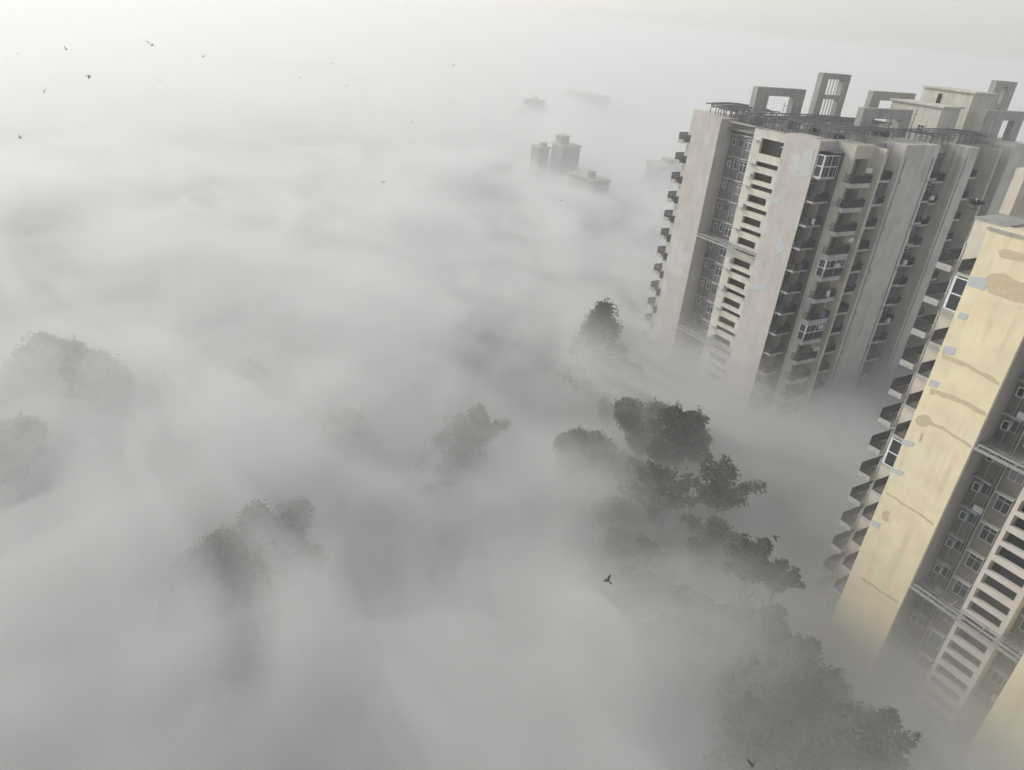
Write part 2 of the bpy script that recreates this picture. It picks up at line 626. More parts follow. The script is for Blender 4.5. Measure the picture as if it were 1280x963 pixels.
for x, y in ((81.5, 74.2), (81.5, 72.7), (80.82, 70.5), (80.82, 71.9), (90.6, 54.44), (96.6, 54.44), (104.5, 54.44), (84.2, 57.1), (89.6, 57.1), (99.6, 57.1), (110.6, 57.1)):
    MB().tube([(x, y, 8), (x, y, 51)], [.07, .07], 6).build('drainpipe', M['trellis'], A, OA)
for k in range(5):
    for x in (90.9, 96.9):
        MB().tube([(x, 54.5, 24 + 6 * k), (x, 54.47, 24 + 6 * k)], [.32, .32], 12).build('stain_patch', M['ventspot'], A, OA)
pergola_band(79.1, 81.5, 63.9, 75.4, 36.2, A, OA, 6, 5)
pergola_band(79.1, 81.5, 63.9, 75.4, 21.4, A, OA, 6, 5)

# roof structures
roof_frame(84.8, 95.0, 75.4, TOP, 56.6, A, OA, 2.6, .9, 1.1, pl=2.2)
roof_frame(98.6, 105.2, 76.0, TOP, 59.0, A, OA, 1.5, .9, .8, True)
roof_frame(111.0, 122.5, 75.5, TOP, 57.0, A, OA, 2.4, .9, 1.3)
roof_frame(88.9, 99.6, 61.0, TOP, 55.9, A, OA, 2.3, .9, 1.25)
roof_frame(115.0, 126.0, 59.5, TOP, 56.5, A, OA, 2.4, .9, 1.3)
roof_frame(133.0, 139.5, 69.0, TOP, 60.2, A, OA, 2.4, .9, .9, True)
abox('rear_wing', 'side', (122.06, 146, 56, 80, 0, TOP))


def cabin(x0, x1, y0, y1, z0, z1, slit, win):
    m = MB().box(x0, x1, y0, y1, z0, z1).box(x0 - .3, x1 + .3, y0 - .3, y1 + .3, z1 + .002, z1 + .25)
    c = m.build('roof_cabin', M['whitewash'], A, OA)
    if slit:
        MB().box(x0 - .02, x0 + .05, slit[0], slit[1], z0 + 1.2, z1 - .6).build('window', M['glass'], c, OA)
    if win:
        w = put('window', W_MID[0], c, aw(x0 - .006, win, z0 + 1.4), RZ_X)
        put('pane', W_MID[1], w)
    return c


cabin(107.3, 112, 61.6, 69.5, TOP, 56.3, None, 64.4)
cabin(117.5, 124, 63.5, 71.5, TOP, 58.3, (68.2, 68.9), None)

roof_pergola(80.5, 89, 76.2, 80.4, TOP, 53.6, A, OA, 5, .5, 3)
roof_pergola(82.5, 93, 77.5, 81.0, TOP, 53.2, A, OA, 4, .7, 4)
roof_pergola(80.6, 100, 63.5, 67.5, TOP, 53.7, A, OA, 5, .8, 5)
roof_pergola(80.6, 97, 59.2, 63.2, 52.3, 53.4, A, OA, 5, .6, 6)
roof_pergola(98.5, 115, 57.8, 61.0, TOP, 53.4, A, OA, 5, .4, 7)
roof_pergola(80.6, 101, 68.5, 74.2, TOP, 53.3, A, OA, 5, 1.0, 8)
# thin lattice railings along the terrace edges
for x0, x1, y in ((82.5, 89.8, 58.0), (97.6, 107, 58.2), (107, 121, 58.1), (81, 90, 75.0)):
    lat = MB()
    n = int((x1 - x0) / .5)
    for k in range(n):
        a = x0 + (x1 - x0) * k / n
        lat.bar((a, y, TOP), (a + .5, y, TOP + 1.9), .05)
        lat.bar((a + .5, y, TOP), (a, y, TOP + 1.9), .05)
    lat.bar((x0, y, TOP + 1.95), (x1, y, TOP + 1.95), .08)
    lat.build('terrace_lattice', M['trellis'], A, OA)
for k, (x, y) in enumerate(((84, 66.5), (91.5, 58.6), (97, 59), (105.5, 58.9), (87, 72), (118, 60))):
    MB().tube([(x, y, TOP), (x, y, TOP + 3.2 + k % 3)], [.05, .035], 6).bar((x - .5, y, TOP + 2.6 + k % 3), (x + .5, y, TOP + 2.6 + k % 3), .04).build('antenna', M['iron'], A, OA)
for k, (x0, x1, y) in enumerate(((82.6, 96, 68.2), (83, 99, 69), (100, 116, 61.3))):
    MB().tube([(x0, y, TOP + .5), (x1, y, TOP + .55), (x1, y + .1, TOP + .1)], [.08, .08, .08], 6).build('roof_pipe', M['trellis'], A, OA)
for x, y in ((101.5, 66.5), (103.4, 66.2), (92, 70), (86.2, 61.5)):
    wt = MB()
    wt.tube([(x, y, TOP + .1), (x, y, TOP + 1.3), (x, y, TOP + 1.5), (x, y, TOP + 1.6)], [.7, .72, .5, .2], 14)
    wt.build('water_tank', M['black'], A, OA)

# ------------------------------------------------------------------ the yellow tower
XB = 58.8
OB = (XB, 17.0, 0.0)
B = empty('apartment_tower', OB)
tag(B, 'near apartment tower with a broad yellow wall, repair streaks and slotted white stair core', 'apartment building')


def bbox(name, mat, *boxes):
    m = MB()
    for b in boxes:
        m.box(*b)
    return m.build(name, M[mat], B, OB)


def bw(x, y, z):
    return (x - OB[0], y - OB[1], z - OB[2])


bbox('front_wing', 'yellow', (XB, 62.0, 22.0, 27.2, 0, 51.2))
bbox('front_wing', 'yellow', (XB, 62.0, 7.4, 12.55, 0, 51.2))
bbox('wing_flank', 'greyside', (XB + .03, 62.0, 21.9, 21.997, 0, 50.9))
bbox('stepped_wing', 'strip', (62.01, 66, 26, 29.9, 0, 51.15))
bbox('wing_coping', 'concrete', (61.9, 66.1, 27.22, 30.0, 51.152, 51.3))
bbox('stepped_wing', 'strip', (62.01, 66, 5.0, 9.0, 0, 50.2))
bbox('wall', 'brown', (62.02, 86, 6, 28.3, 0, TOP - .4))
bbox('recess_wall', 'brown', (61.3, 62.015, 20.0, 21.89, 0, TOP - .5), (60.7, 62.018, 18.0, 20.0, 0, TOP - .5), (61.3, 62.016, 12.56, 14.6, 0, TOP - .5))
core = MB()
slot_core(core, 59.9, 14.61, 17.99, 14.95, 17.68, 8, 50.6, B, OB, 'corewhite', narrow=.1, depth=.4, big=1.0, shift=.6)
core.build('stair_core', M['corewhite'], B, OB)
bbox('stair_back', 'slotglass', (60.9, 62.01, 14.91, 17.69, 0, TOP - .5))
bbox('stair_side_wall', 'corewhite', (60.31, 61.99, 14.62, 14.9, 0, 50.5), (60.31, 61.99, 17.7, 17.98, 0, 50.5))
bbox('roof', 'roof', (XB + .3, 61.99, 12.6, 21.88, TOP - .397, TOP - .25), (62.3, 85.8, 6.1, 25.9, TOP - .397, TOP - .25))
for pb in ((XB + .02, XB + .25, 12.6, 21.95, 50.62, 51.1),):
    bbox('parapet', 'concrete', pb)
bbox('roof_ledge', 'concrete', (XB - .12, XB + .3, 21.95, 27.3, 51.202, 51.34))
# tall portal standing on the roof near the edge
px = at_z(1250, 262, 51.0)
bbox('roof_frame', 'strip', (px.x, px.x + 2.6, px.y - .9, px.y, TOP - .3, 54.6), (px.x + 8, px.x + 10.6, px.y - .9, px.y, TOP - .3, 54.6),
     (px.x + 2.6, px.x + 8, px.y - .89, px.y - .01, 53.4, 54.59))

BB1 = balcony_set(2.9, 1.15, (-.2, .06))
BB2 = balcony_set(3.7, 1.25, (-.2, .32))
for z in [FLOOR * k for k in range(4, 17)]:
    zz = z - .6
    i = int(z / 3)
    if i in (15, 10):
        put_balcony(BB1, B, bw(59.1, 27.21, zz), -1, doors=False, rail=False)
        enclosure(2.9, 1.15, 2.7, B, bw(59.1, 27.21, zz), -1)
    else:
        put_balcony(BB1, B, bw(59.1, 27.21, zz), -1)
    put_balcony(BB2, B, bw(61.2, 29.91, zz - .5), -1)
    if z < 51:
        put_window(W_SMALL, B, bw(61.295, 21.7, zz + .9), RZ_X)
        put_window(W_OLDS, B, bw(61.295, 21.05, zz + 1.0), RZ_X)
        put_window(W_OLD, B, bw(60.695, 19.5, zz + .6), RZ_X)
        put('window_ledge', LEDGE, B, bw(61.295, 21.85, zz + 2.3), RZ_X)
        put('window_ledge', LEDGE, B, bw(60.695, 19.75, zz + 2.25), RZ_X)
        put_window(W_OLDS, B, bw(61.295, 14.2, zz + .9), RZ_X)
        put('window_ledge', LEDGE, B, bw(61.295, 14.4, zz + 2.3), RZ_X)
        if i % 3 == 0:
            put('air_conditioner', AC, B, bw(61.295, 20.9, zz + 2.39), RZ_X)
        if i % 3 == 1:
            put('air_conditioner', AC, B, bw(61.295, 13.4, zz + 2.39), RZ_X)
for x, y in ((61.22, 21.2), (61.22, 20.3), (60.62, 19.85), (60.62, 18.2), (61.22, 13.0)):
    MB().tube([(x, y, 8), (x, y, 50)], [.06, .06], 6).build('drainpipe', M['trellis'], B, OB)
pergola_band(58.9, 61.2, 12.56, 21.99, 35.3, B, OB, 5, 4)
pergola_band(58.9, 61.2, 12.56, 21.99, 20.6, B, OB, 5, 4)


def wavy(p0, p1, wd, bow, seed):
    """outline of a wavy repair streak between two places on the wall"""
    r = random.Random(seed)
    top = []
    bot = []
    n = 9
    for k in range(n + 1):
        t = k / n
        x = p0[0] + (p1[0] - p0[0]) * t
        y = p0[1] + (p1[1] - p0[1]) * t - bow * math.sin(math.pi * t * 1.1) + r.uniform(-1.0, 1.0)
        w = wd * (.75 + .5 * r.random())
        top.append((x, y - w / 2))
        bot.append((x, y + w / 2))
    return top + bot[::-1]


patch(B, OB, wavy((1177, 445), (1249, 479), 6, 2.5, 1), XB, 'tan')
patch(B, OB, wavy((1163, 489), (1232, 517), 6.5, 3, 2), XB, 'tan')
patch(B, OB, wavy((1160, 528), (1214, 558), 4, 2, 3), XB, 'tan')
patch(B, OB, wavy((1107, 616), (1167, 655), 3, .5, 4), XB, 'tan2')
patch(B, OB, wavy((1076, 722), (1122, 754), 3, .5, 5), XB, 'tan2')
patch(B, OB, [(1231, 347), (1240, 342), (1256, 342), (1268, 350), (1283, 355), (1283, 380), (1270, 378), (1252, 372), (1236, 366), (1230, 357)], XB, 'tan')
patch(B, OB, [(1248, 314), (1256, 311), (1284, 318), (1284, 328), (1268, 326), (1250, 322)], XB, 'tan')
patch(B, OB, [(1154 + 10 * math.cos(t), 526 + 7.5 * math.sin(t)) for t in [2 * math.pi * k / 18 for k in range(18)]], XB, 'tan')
patch(B, OB, [(1103, 640), (1108, 638), (1113, 640), (1110, 646), (1112, 652), (1106, 652), (1103, 648)], XB, 'tan2')
patch(B, OB, [(1152, 541), (1155, 542), (1151, 553), (1148, 552)], XB, 'tan2')
for a in ([(1213, 345), (1236, 348), (1230, 364), (1208, 356)], [(1200, 390), (1211, 393), (1207, 400), (1196, 398)],
          [(1181, 432), (1195, 435), (1192, 444), (1177, 441)], [(1163, 474), (1175, 478), (1171, 485), (1160, 482)],
          [(1129, 549), (1144, 554), (1141, 558), (1126, 555)], [(1114, 584), (1130, 590), (1127, 595), (1112, 589)],
          [(1091, 650), (1101, 655), (1098, 661), (1088, 656)]):
    patch(B, OB, a, XB, 'greyfill')
for a in ([(985, 207), (1003, 203), (1008, 212), (990, 218)], [(1005, 190), (1018, 186), (1012, 220), (1000, 222)], [(966, 298), (978, 297), (982, 312), (972, 318)],
          [(938, 355), (958, 356), (957, 362), (938, 362)], [(958, 246), (976, 249), (974, 254), (957, 251)]):
    patch(A, OA, a, 79.0, 'greyfill')

# ------------------------------------------------------------------ small things on the towers
dish = empty('satellite_dish', tuple(at_z(1217, 262, 51.0)))
tag(dish, 'round black satellite dish on the stained roof corner of the yellow tower', 'satellite dish')
m = MB()
prof = [(0, .0), (.35, .05), (.6, .16), (.78, .3)]
n = 16
for r_, z_ in prof[1:]:
    for k in range(n):
        t = 2 * math.pi * k / n
        m.v.append((r_ * math.cos(t), r_ * math.sin(t) * .95, z_ + .4))
m.v.append((0, 0, .4))
for q in range(2):
    for k in range(n):
        m.f.append((q * n + k, q * n + (k + 1) % n, (q + 1) * n + (k + 1) % n, (q + 1) * n + k))
for k in range(n):
    m.f.append((3 * n, (k + 1) % n, k))
ob = m.build('reflector', M['black'], dish, smooth=True)
sd = ob.modifiers.new('thick', 'SOLIDIFY'); sd.thickness = .04
MB().bar((0, 0, 0), (0, 0, .39), .08).bar((-.4, 0, .02), (.4, 0, .02), .06).bar((0, -.4, .02), (0, .4, .02), .06).build('stand', M['iron'], dish)
MB().bar((0, 0, .45), (.1, .1, .8), .04).box(.04, .16, .04, .16, .8, .92).build('receiver', M['ac'], dish)


ORD = {16: 'top', 15: 'second from top', 14: 'third from top', 13: 'fourth from top', 12: 'fifth from top', 11: 'sixth from top', 10: 'seventh from top'}
for k, (fl, stack, cm) in enumerate(((14, 0, 'cloth1'), (12, 0, 'cloth2'), (13, 1, 'cloth3'), (11, 1, 'cloth1'), (15, 2, 'cloth2'), (10, 1, 'cloth2'), (13, 3, 'cloth1'), (11, 3, 'cloth3'))):
    x, y, zo, nm = ((80.0, 57.6, 0, 'first balcony stack beside the pink wing'), (83.4, 54.74, -.12, 'second balcony stack beside the pink wing'),
                    (87.4, 55.1, 0, 'third balcony stack beside the pink wing'), (98.3, 55.29, 0, 'balcony stack right of the wide grey wall'))[stack]
    z = fl * 3 + zo + 1.02
    cw = .7 + .2 * (k % 3)
    m = MB()
    for q in range(6):
        xa, xb = cw * q / 6, cw * (q + 1) / 6
        b0 = len(m.v)
        off = .03 * ((q % 2) * 2 - 1)
        m.v += [(xa, .03, 0), (xb, .03, 0), (xb, -.05 + off, -.75 - .04 * q), (xa, -.05 - off, -.72 - .04 * q)]
        m.f.append((b0, b0 + 1, b0 + 2, b0 + 3))
    o = m.build('laundry', M[cm])
    o.location = (x, y, z)
    so_ = o.modifiers.new('thick', 'SOLIDIFY'); so_.thickness = .015
    tag(o, '%s cloth on %s railing, %s' % ({'cloth1': 'white', 'cloth2': 'blue', 'cloth3': 'dark'}[cm], ORD[fl], nm), 'laundry', 'laundry on the balconies of the pink tower')


def potted_plant(loc, h, seed, label):
    r = random.Random(seed)
    p = empty('potted_plant', loc)
    tag(p, label, 'plant', 'potted plants on a balcony of the pink tower')
    MB().tube([(0, 0, 0), (0, 0, .3), (0, 0, .32)], [.13, .19, .2], 10).build('pot', M['pot'], p)
    f = MB()
    for k in range(60):
        a = r.uniform(0, 6.28); q = r.uniform(.02, .28); z = .35 + r.random() * h
        leaf(f, Vector((q * math.cos(a), q * math.sin(a), z)), .13, r)
    f.build('foliage', M['leaf2'], p)


def leaf(m, c, s, r, flat=.5):
    a = Vector((r.gauss(0, 1), r.gauss(0, 1), r.gauss(0, 1) * flat)).normalized()
    b = a.cross(Vector((r.gauss(0, 1), r.gauss(0, 1), r.gauss(0, 1)))).normalized()
    k = len(m.v)
    m.v += [tuple(c - a * s), tuple(c + b * s * .5), tuple(c + a * s), tuple(c - b * s * .5)]
    m.f.append((k, k + 1, k + 2, k + 3))


for k, (x, y) in enumerate(((81.6, 55.15), (82.4, 55.05), (83.3, 55.1), (84.4, 55.2))):
    potted_plant((x, y, 44.6), .5 + .15 * (k % 3), k, ['leafy potted plant at the left corner of the pink tower\'s planted balcony', 'second potted plant from the left on the pink tower\'s planted balcony',
                 'third potted plant from the left on the pink tower\'s planted balcony', 'potted plant at the right end of the pink tower\'s planted balcony'][k])

# ------------------------------------------------------------------ ground
gm, nt, b = new_mat('ground_cover')
tc = N(nt, 'ShaderNodeTexCoord').outputs['Object']
col = mixcol(nt, noise_fac(nt, tc, .05, .4, .6), (.045, .055, .035), (.10, .09, .07))
col = mixcol(nt, noise_fac(nt, tc, .9, .3, .8), col, (.06, .06, .05))
nt.links.new(col, b.inputs['Base Color'])
b.inputs['Roughness'].default_value = .95
g = MB()
g.v = [(-6000, -6000, 0), (6000, -6000, 0), (6000, 6000, 0), (-6000, 6000, 0)]
g.f = [(0, 1, 2, 3)]
tag(g.build('ground', gm), kind='structure')
rm = plain('asphalt', (.05, .05, .052), .9)
rd = MB().box(28, 36, -200, 700, -.2, .004)
tag(rd.build('road', rm), kind='structure')
kb = MB().box(36.0, 36.25, -200, 700, -.2, .13).box(27.75, 28.0, -200, 700, -.2, .13)
tag(kb.build('kerb', M['concrete']), kind='structure')


# ------------------------------------------------------------------ trees
def limbs(seed):
    r = random.Random(seed * 5 + 1)
    out = []
    n = 13
    for k in range(n):
        a = 6.283 * k / n * 1.7 + r.uniform(-.35, .35)
        el = r.choice((.12, .3, .55, .9, 1.25)) + r.uniform(-.12, .12)
        q = r.uniform(.72, 1.18)
        d = Vector((math.cos(a) * math.cos(el), math.sin(a) * math.cos(el), math.sin(el) * .85))
        out.append((d * .05 - Vector((0, 0, .25)), d * q))
        if r.random() < .6:
            a2 = a + r.choice((-.5, .5))
            d2 = Vector((math.cos(a2) * math.cos(el), math.sin(a2) * math.cos(el), math.sin(el + .2) * .8))
            out.append((d * q * .45, d * q * .45 + d2 * q * .5))
    return out


def branch_mesh(seed):
    m = MB()
    for p0, p1 in limbs(seed):
        mid = p0.lerp(p1, .5) + Vector((0, 0, .04))
        m.tube([p0, mid, p1], [.045, .028, .012], 5)
    return m.mesh('branches', M['bark'])


def crown_mesh(kind, seed):
    r = random.Random(seed)
    m = MB()
    if kind == 'broad':          # big leaves bunched along spreading limbs
        for (p0, p1) in limbs(seed):
            for k in range(9):
                t = .35 + .68 * k / 8
                c = p0.lerp(p1, t) + Vector((r.gauss(0, .06), r.gauss(0, .06), r.gauss(0, .04)))
                rad = r.uniform(.09, .17) * (1.25 - .35 * t)
                for j in range(34):
                    o = Vector((r.gauss(0, 1), r.gauss(0, 1), r.gauss(0, .75))) * rad * .6
                    leaf(m, c + o, r.uniform(.04, .085), r)
        for j in range(900):
            o = Vector((r.gauss(0, 1), r.gauss(0, 1), r.gauss(0, 1)))
            o = o.normalized() * r.random() ** .5 * .55
            leaf(m, Vector((o.x, o.y, o.z * .6 - .15)), .075, r)
    elif kind == 'fine':         # rounded, close twigs with small leaves
        lobes = []
        for k in range(10):
            a = r.uniform(0, 6.283); el = r.uniform(-.1, 1.35); q = r.uniform(.4, .92)
            lobes.append((Vector((math.cos(a) * math.cos(el) * q, math.sin(a) * math.cos(el) * q, math.sin(el) * q)), r.uniform(.2, .46)))
        for c0, lr in lobes:
            for k in range(26):
                d = Vector((r.gauss(0, 1), r.gauss(0, 1), r.gauss(.25, 1))).normalized()
                c = c0 + d * lr * r.uniform(.75, 1.1)
                for j in range(22):
                    o = Vector((r.gauss(0, 1), r.gauss(0, 1), r.gauss(0, 1.2))) * .055
                    leaf(m, c + o, r.uniform(.03, .055), r, 1)
        for c0, lr in lobes:
            for j in range(650):
                o = Vector((r.gauss(0, 1), r.gauss(0, 1), r.gauss(0, 1))).normalized() * r.random() ** .35 * lr * .95
                leaf(m, c0 + o, .08, r)
        for j in range(1200):
            o = Vector((r.gauss(0, 1), r.gauss(0, 1), r.gauss(0, 1))).normalized() * r.random() ** .35 * .5
            leaf(m, o, .09, r)
    else:                        # cone-shaped, spiky edge
        for k in range(170):
            t = r.random() ** .7
            a = r.uniform(0, 6.283)
            q = (1 - t) * r.uniform(.6, 1.1) + .04
            c = Vector((math.cos(a) * q * 1.05, math.sin(a) * q * 1.05, -0.9 + 1.95 * t))
            for j in range(46):
                o = Vector((r.gauss(0, 1), r.gauss(0, 1), r.gauss(0, .9))) * .075
                leaf(m, c + o, r.uniform(.028, .05), r, 1)
    return m.mesh('crown', M['leaf1' if kind == 'broad' else 'leaf2'])


CROWN = {('broad', k): crown_mesh('broad', 10 + k) for k in range(3)}
CROWN.update({('fine', k): crown_mesh('fine', 20 + k) for k in range(3)})
BRANCH = {k: branch_mesh(10 + k) for k in range(3)}
CROWN[('cone', 0)] = crown_mesh('cone', 31)


def trunk_mesh(seed):
    r = random.Random(seed)
    m = MB()
    m.tube([(0, 0, 0), (.15, .05, 4), (.1, .2, 8), (.05, .1, 12)], [.34, .27, .2, .12])
    for k in range(5):
        a = k * 2.4 + r.random()
        z = 7.0 + k * .6
        m.tube([(.1, .15, z), (.7 * math.cos(a), .7 * math.sin(a), z + 1.0), (1.3 * math.cos(a), 1.3 * math.sin(a), z + 2.0)], [.13, .09, .05], 5)
    return m.mesh('trunk', M['bark'])


TRUNK = [trunk_mesh(k) for k in range(2)]
tree_no = 0
row = 'broad leaved trees along the street below the towers'
veil = 'trees mostly hidden under the fog'
lone = 'lone trees rising through the fog'
under = 'dim crowns merged in the dark mass below the street trees'
COVER = []          # x, y, radius, heights of the three fog layers there


def tree(px, py, ztop, rad, kind, label, group, squash=1.0):
    """px, py: where its top shows in the photograph, ztop: height of that top"""
    global tree_no
    p = at_z(px, py, ztop)
    t = empty('tree', (p.x, p.y, 0), rnd.uniform(0, 6.28))
    tag(t, label, 'tree', group)
    ex = {row: (ztop + 2.5, ztop - .6, ztop - 2.6), veil: (ztop + 5.5, ztop + 2.6, ztop - .3), under: (ztop + 6, ztop + 4, ztop + .5),
          lone: (ztop + 5, ztop + .3, ztop - 2.5)}.get(group, (ztop + .5, ztop - 4, ztop - 7))
    if px > 880 and py > 750:       # the near end of the row lies under thinner air
        ex = (ztop + 4, ztop + 1.2, ztop - 1.5)
    COVER.append((p.x, p.y, rad * 1.5, ex))
    h = {'broad': .95, 'fine': 1.0, 'cone': 1.1}[kind]
    cz = ztop - rad * h * squash
    put('trunk', TRUNK[tree_no % 2], t, (0, 0, 0), 0, (rad / 4, rad / 4, (cz + rad * .05) / 12))
    k = (kind, tree_no % 3 if kind != 'cone' else 0)
    put('crown', CROWN[k], t, (0, 0, cz), 0, (rad, rad, rad * squash))
    if kind == 'broad':
        put('branches', BRANCH[k[1]], t, (0, 0, cz), 0, (rad, rad, rad * squash))
    tree_no += 1


for a in (
    (757, 380, 24.0, 6.6, 'cone', 'tall cone shaped tree standing beside the foot of the pink tower', None, 1.0),
    (600, 512, 18.6, 3.6, 'broad', 'lone tree with a spiky top in open fog left of the tree row', lone),
    (850, 521, 21.5, 4.2, 'fine', 'rounded fine leaved tree nearest the pink tower in the tree row', row),
    (808, 508, 20.5, 4.0, 'fine', 'tree leaning out of the fog left of the rounded fine leaved tree', row),
    (716, 533, 18.8, 3.4, 'fine', 'faint tree top at the left end of the tree row', veil),
    (830, 586, 20, 3.8, 'broad', 'wide broad leaved tree just below the rounded fine leaved tree', row),
    (908, 580, 21.5, 3.9, 'broad', 'dark broad leaved tree with branches reaching right toward the yellow tower', row),
    (898, 648, 19, 3.4, 'broad', 'half veiled tree between the two darkest broad leaved trees', veil),
    (948, 680, 21.5, 2.8, 'broad', 'dark leafy tree top just below the flying bird near the yellow tower', row),
    (978, 706, 20.5, 2.0, 'broad', 'small leafy tree top touching the dark tree near the yellow tower', row),
    (972, 770, 17.0, 3.6, 'broad', 'veiled tree behind the lower part of the tree row near the yellow wall', veil),
    (1010, 815, 17.0, 3.8, 'broad', 'large green grey tree under thin fog at the foot of the yellow tower', veil),
    (930, 835, 16.6, 4.2, 'broad', 'large tree under thin fog left of the one at the yellow tower\'s foot', veil),
    (1075, 893, 18.0, 2.8, 'broad', 'tree whose crown clears the fog at the bottom, left of its neighbour', row),
    (1115, 905, 19.4, 3.0, 'broad', 'rightmost tree of the row at the bottom below the yellow tower', row),
    (1040, 930, 16.8, 3.6, 'broad', 'low veiled tree at the bottom edge below the tree row', veil),
    (960, 930, 16.5, 3.8, 'broad', 'dim tree beneath the fog at the bottom edge, left end of the row', veil),
    (880, 760, 15.5, 4.0, 'fine', 'dim tree beneath the fog left of the yellow tower\'s row', veil),
    (345, 632, 17.8, 3.8, 'fine', 'dark veiled tree with a ragged top in the fog at lower left', veil),
    (295, 656, 16.2, 5.2, 'fine', 'wide dim tree left of the ragged topped veiled tree', veil),
    (350, 690, 15.6, 5.0, 'fine', 'dim tree in front of the ragged topped veiled tree', veil),
    (62, 429, 18.6, 4.8, 'fine', 'veiled tree with a bushy top near the left edge above', veil),
    (20, 448, 17.2, 5.0, 'fine', 'dim tree behind the bushy topped one at the left edge', veil),
    (118, 453, 16.8, 5.0, 'fine', 'dim tree right of the bushy topped veiled tree', veil),
    (4, 532, 17.0, 4.2, 'fine', 'veiled tree cut by the left edge of the view', veil),
    (320, 455, 15.2, 4.2, 'fine', 'very faint tree under the fog between left edge and centre', veil),
    (430, 520, 14.0, 4.4, 'fine', 'very faint tree under the fog left of the lone spiky tree', veil),
    (565, 552, 15.0, 4.2, 'fine', 'dim tree at the left foot of the lone spiky tree', veil),
    (760, 545, 17.0, 4.0, 'fine', 'dim tree between the faint left end and the leaning tree', veil),
    (780, 455, 17.5, 3.5, 'fine', 'dim tree just below the tall cone shaped tree', veil),
    (780, 380 + 110, 15.5, 4.5, 'fine', 'dim tree in the fog between the cone shaped tree and the tree row', veil, 1.0),
    (262, 680, 15.4, 4.8, 'fine', 'dim tree at the left end of the dark smudge round the ragged topped veiled tree', veil),
    (668, 126, 22.0, 8.0, 'fine', 'far rounded tree clump fading beside the faint slab building', None),
):
    tree(*a)
ur = random.Random(5)
for k in range(34):
    t = k / 33
    x = 735 + 330 * t + ur.uniform(-55, 45)
    y = 545 + 390 * t + ur.uniform(-28, 45)
    tree(x, y, ur.uniform(13.2, 16.4), ur.uniform(3.2, 4.4), 'fine', 'dim tree crown merged into the dark fogged mass below the street trees', under)


# ------------------------------------------------------------------ far buildings
def far_building(name_label, x0, x1, y0, y1, z1, cabins, rows=True, group=None):
    o = (x0, y0, 0)
    COVER.append(((x0 + x1) / 2, (y0 + y1) / 2, max(x1 - x0, y1 - y0) * .9, (z1 + 4, z1 + 1, z1 - 1.2)))
    bld = empty('far_building', o)
    tag(bld, name_label, 'building', group)
    MB().box(x0, x1, y0, y1, 0, z1).build('wall', M['farwall'], bld, o)
    MB().box(x0 - .4, x1 + .4, y0 - .4, y1 + .4, z1 + .003, z1 + .5).build('roof', M['concrete'], bld, o)
    for c in cabins:
        k = MB().box(*c).build('roof_cabin', M['farwall'], bld, o)
        MB().box(c[0] - .3, c[1] + .3, c[2] - .3, c[3] + .3, c[5] + .002, c[5] + .25).build('cabin_roof', M['concrete'], k, o)
    if rows:
        z = z1 - 2.6
        k = 0
        while z > z1 - 6 and k < 30:
            n = max(2, int((y1 - y0) / 4.5))
            for i in range(n):
                y = y0 + (y1 - y0) * (i + .5) / n
                MB().box(x0 - .03, x0 + .05, y - .6, y + .6, z, z + 1.2).build('window', M['glass'], bld, o)
                k += 1
            n = max(2, int((x1 - x0) / 4.5))
            for i in range(n):
                x = x0 + (x1 - x0) * (i + .5) / n
                MB().box(x - .6, x + .6, y0 - .03, y0 + .05, z, z + 1.2).build('window', M['glass'], bld, o)
                k += 1
            z -= 3.2
    return bld


p = at_z(700, 182, 27)
far_building('grey block with a stair cabin on its flat roof, clearest of the distant buildings', p.x - 1, p.x + 6, p.y - 3, p.y + 3, 27, [(p.x - .2, p.x + 3, p.y - .5, p.y + 2.5, 27.5, 29.8)], False)
far_building('low annex with a flat roof at the left of the clearest distant block', p.x - 5, p.x - 1.2, p.y + 4, p.y + 9, 25.2, [(p.x - 3.2, p.x - 1.5, p.y + 5, p.y + 7, 25.7, 26.6)], False)
p = at_z(730, 222, 22)
far_building('flat roofed building half sunk in fog below the distant grey block', p.x - 1, p.x + 5, p.y - 6, p.y + 6, 22, [(p.x, p.x + 1.4, p.y - 3.5, p.y - 1.8, 22.5, 24.2)], False)
p = at_z(828, 206, 20)
far_building('faint pale building half hidden behind the left edge of the pink tower', p.x - 3, p.x + 9, p.y - 4, p.y + 5, 20, [(p.x + 1, p.x + 4, p.y - 2, p.y + 2, 20.5, 22)], False)
p = at_z(732, 118, 24)
far_building('faint long slab building fading into the haze near the horizon', p.x - 5, p.x + 8, p.y - 14, p.y + 16, 24, [], False)

# ------------------------------------------------------------------ birds
def bird_mesh(flap, seed):
    """gliding bird, beak along +x, half a wing span = .5"""
    m = MB()
    m.tube([(.36, 0, .01), (.31, 0, .02), (.25, 0, .02), (.14, 0, 0), (0, 0, -.01), (-.16, 0, 0), (-.27, 0, .01)],
           [.006, .035, .04, .07, .08, .055, .02], 8)
    k = len(m.v)
    m.v += [(-.24, .03, .015), (-.24, -.03, .015), (-.46, -.1, .01), (-.43, 0, .012), (-.46, .1, .01)]
    m.f.append((k, k + 1, k + 2, k + 3, k + 4))
    for s in (-1, 1):
        sec = [(.05, .12, -.12, 0), (.2, .13, -.11, .2), (.34, .09, -.1, .36), (.46, -.02, -.12, .5), (.5, -.1, -.13, .55)]
        k = len(m.v)
        for y, xf, xb, z in sec:
            zz = z * flap
            yy = math.sqrt(max(.001, y * y - (zz * .6) ** 2)) if abs(zz) < y else y * .6
            m.v += [(xf, s * yy, zz + .03), (xb, s * yy, zz + .02)]
        for i in range(4):
            q = (k + 2 * i, k + 2 * i + 1, k + 2 * i + 3, k + 2 * i + 2)
            m.f.append(q if s < 0 else q[::-1])
    return m.mesh('bird', M['bird'])


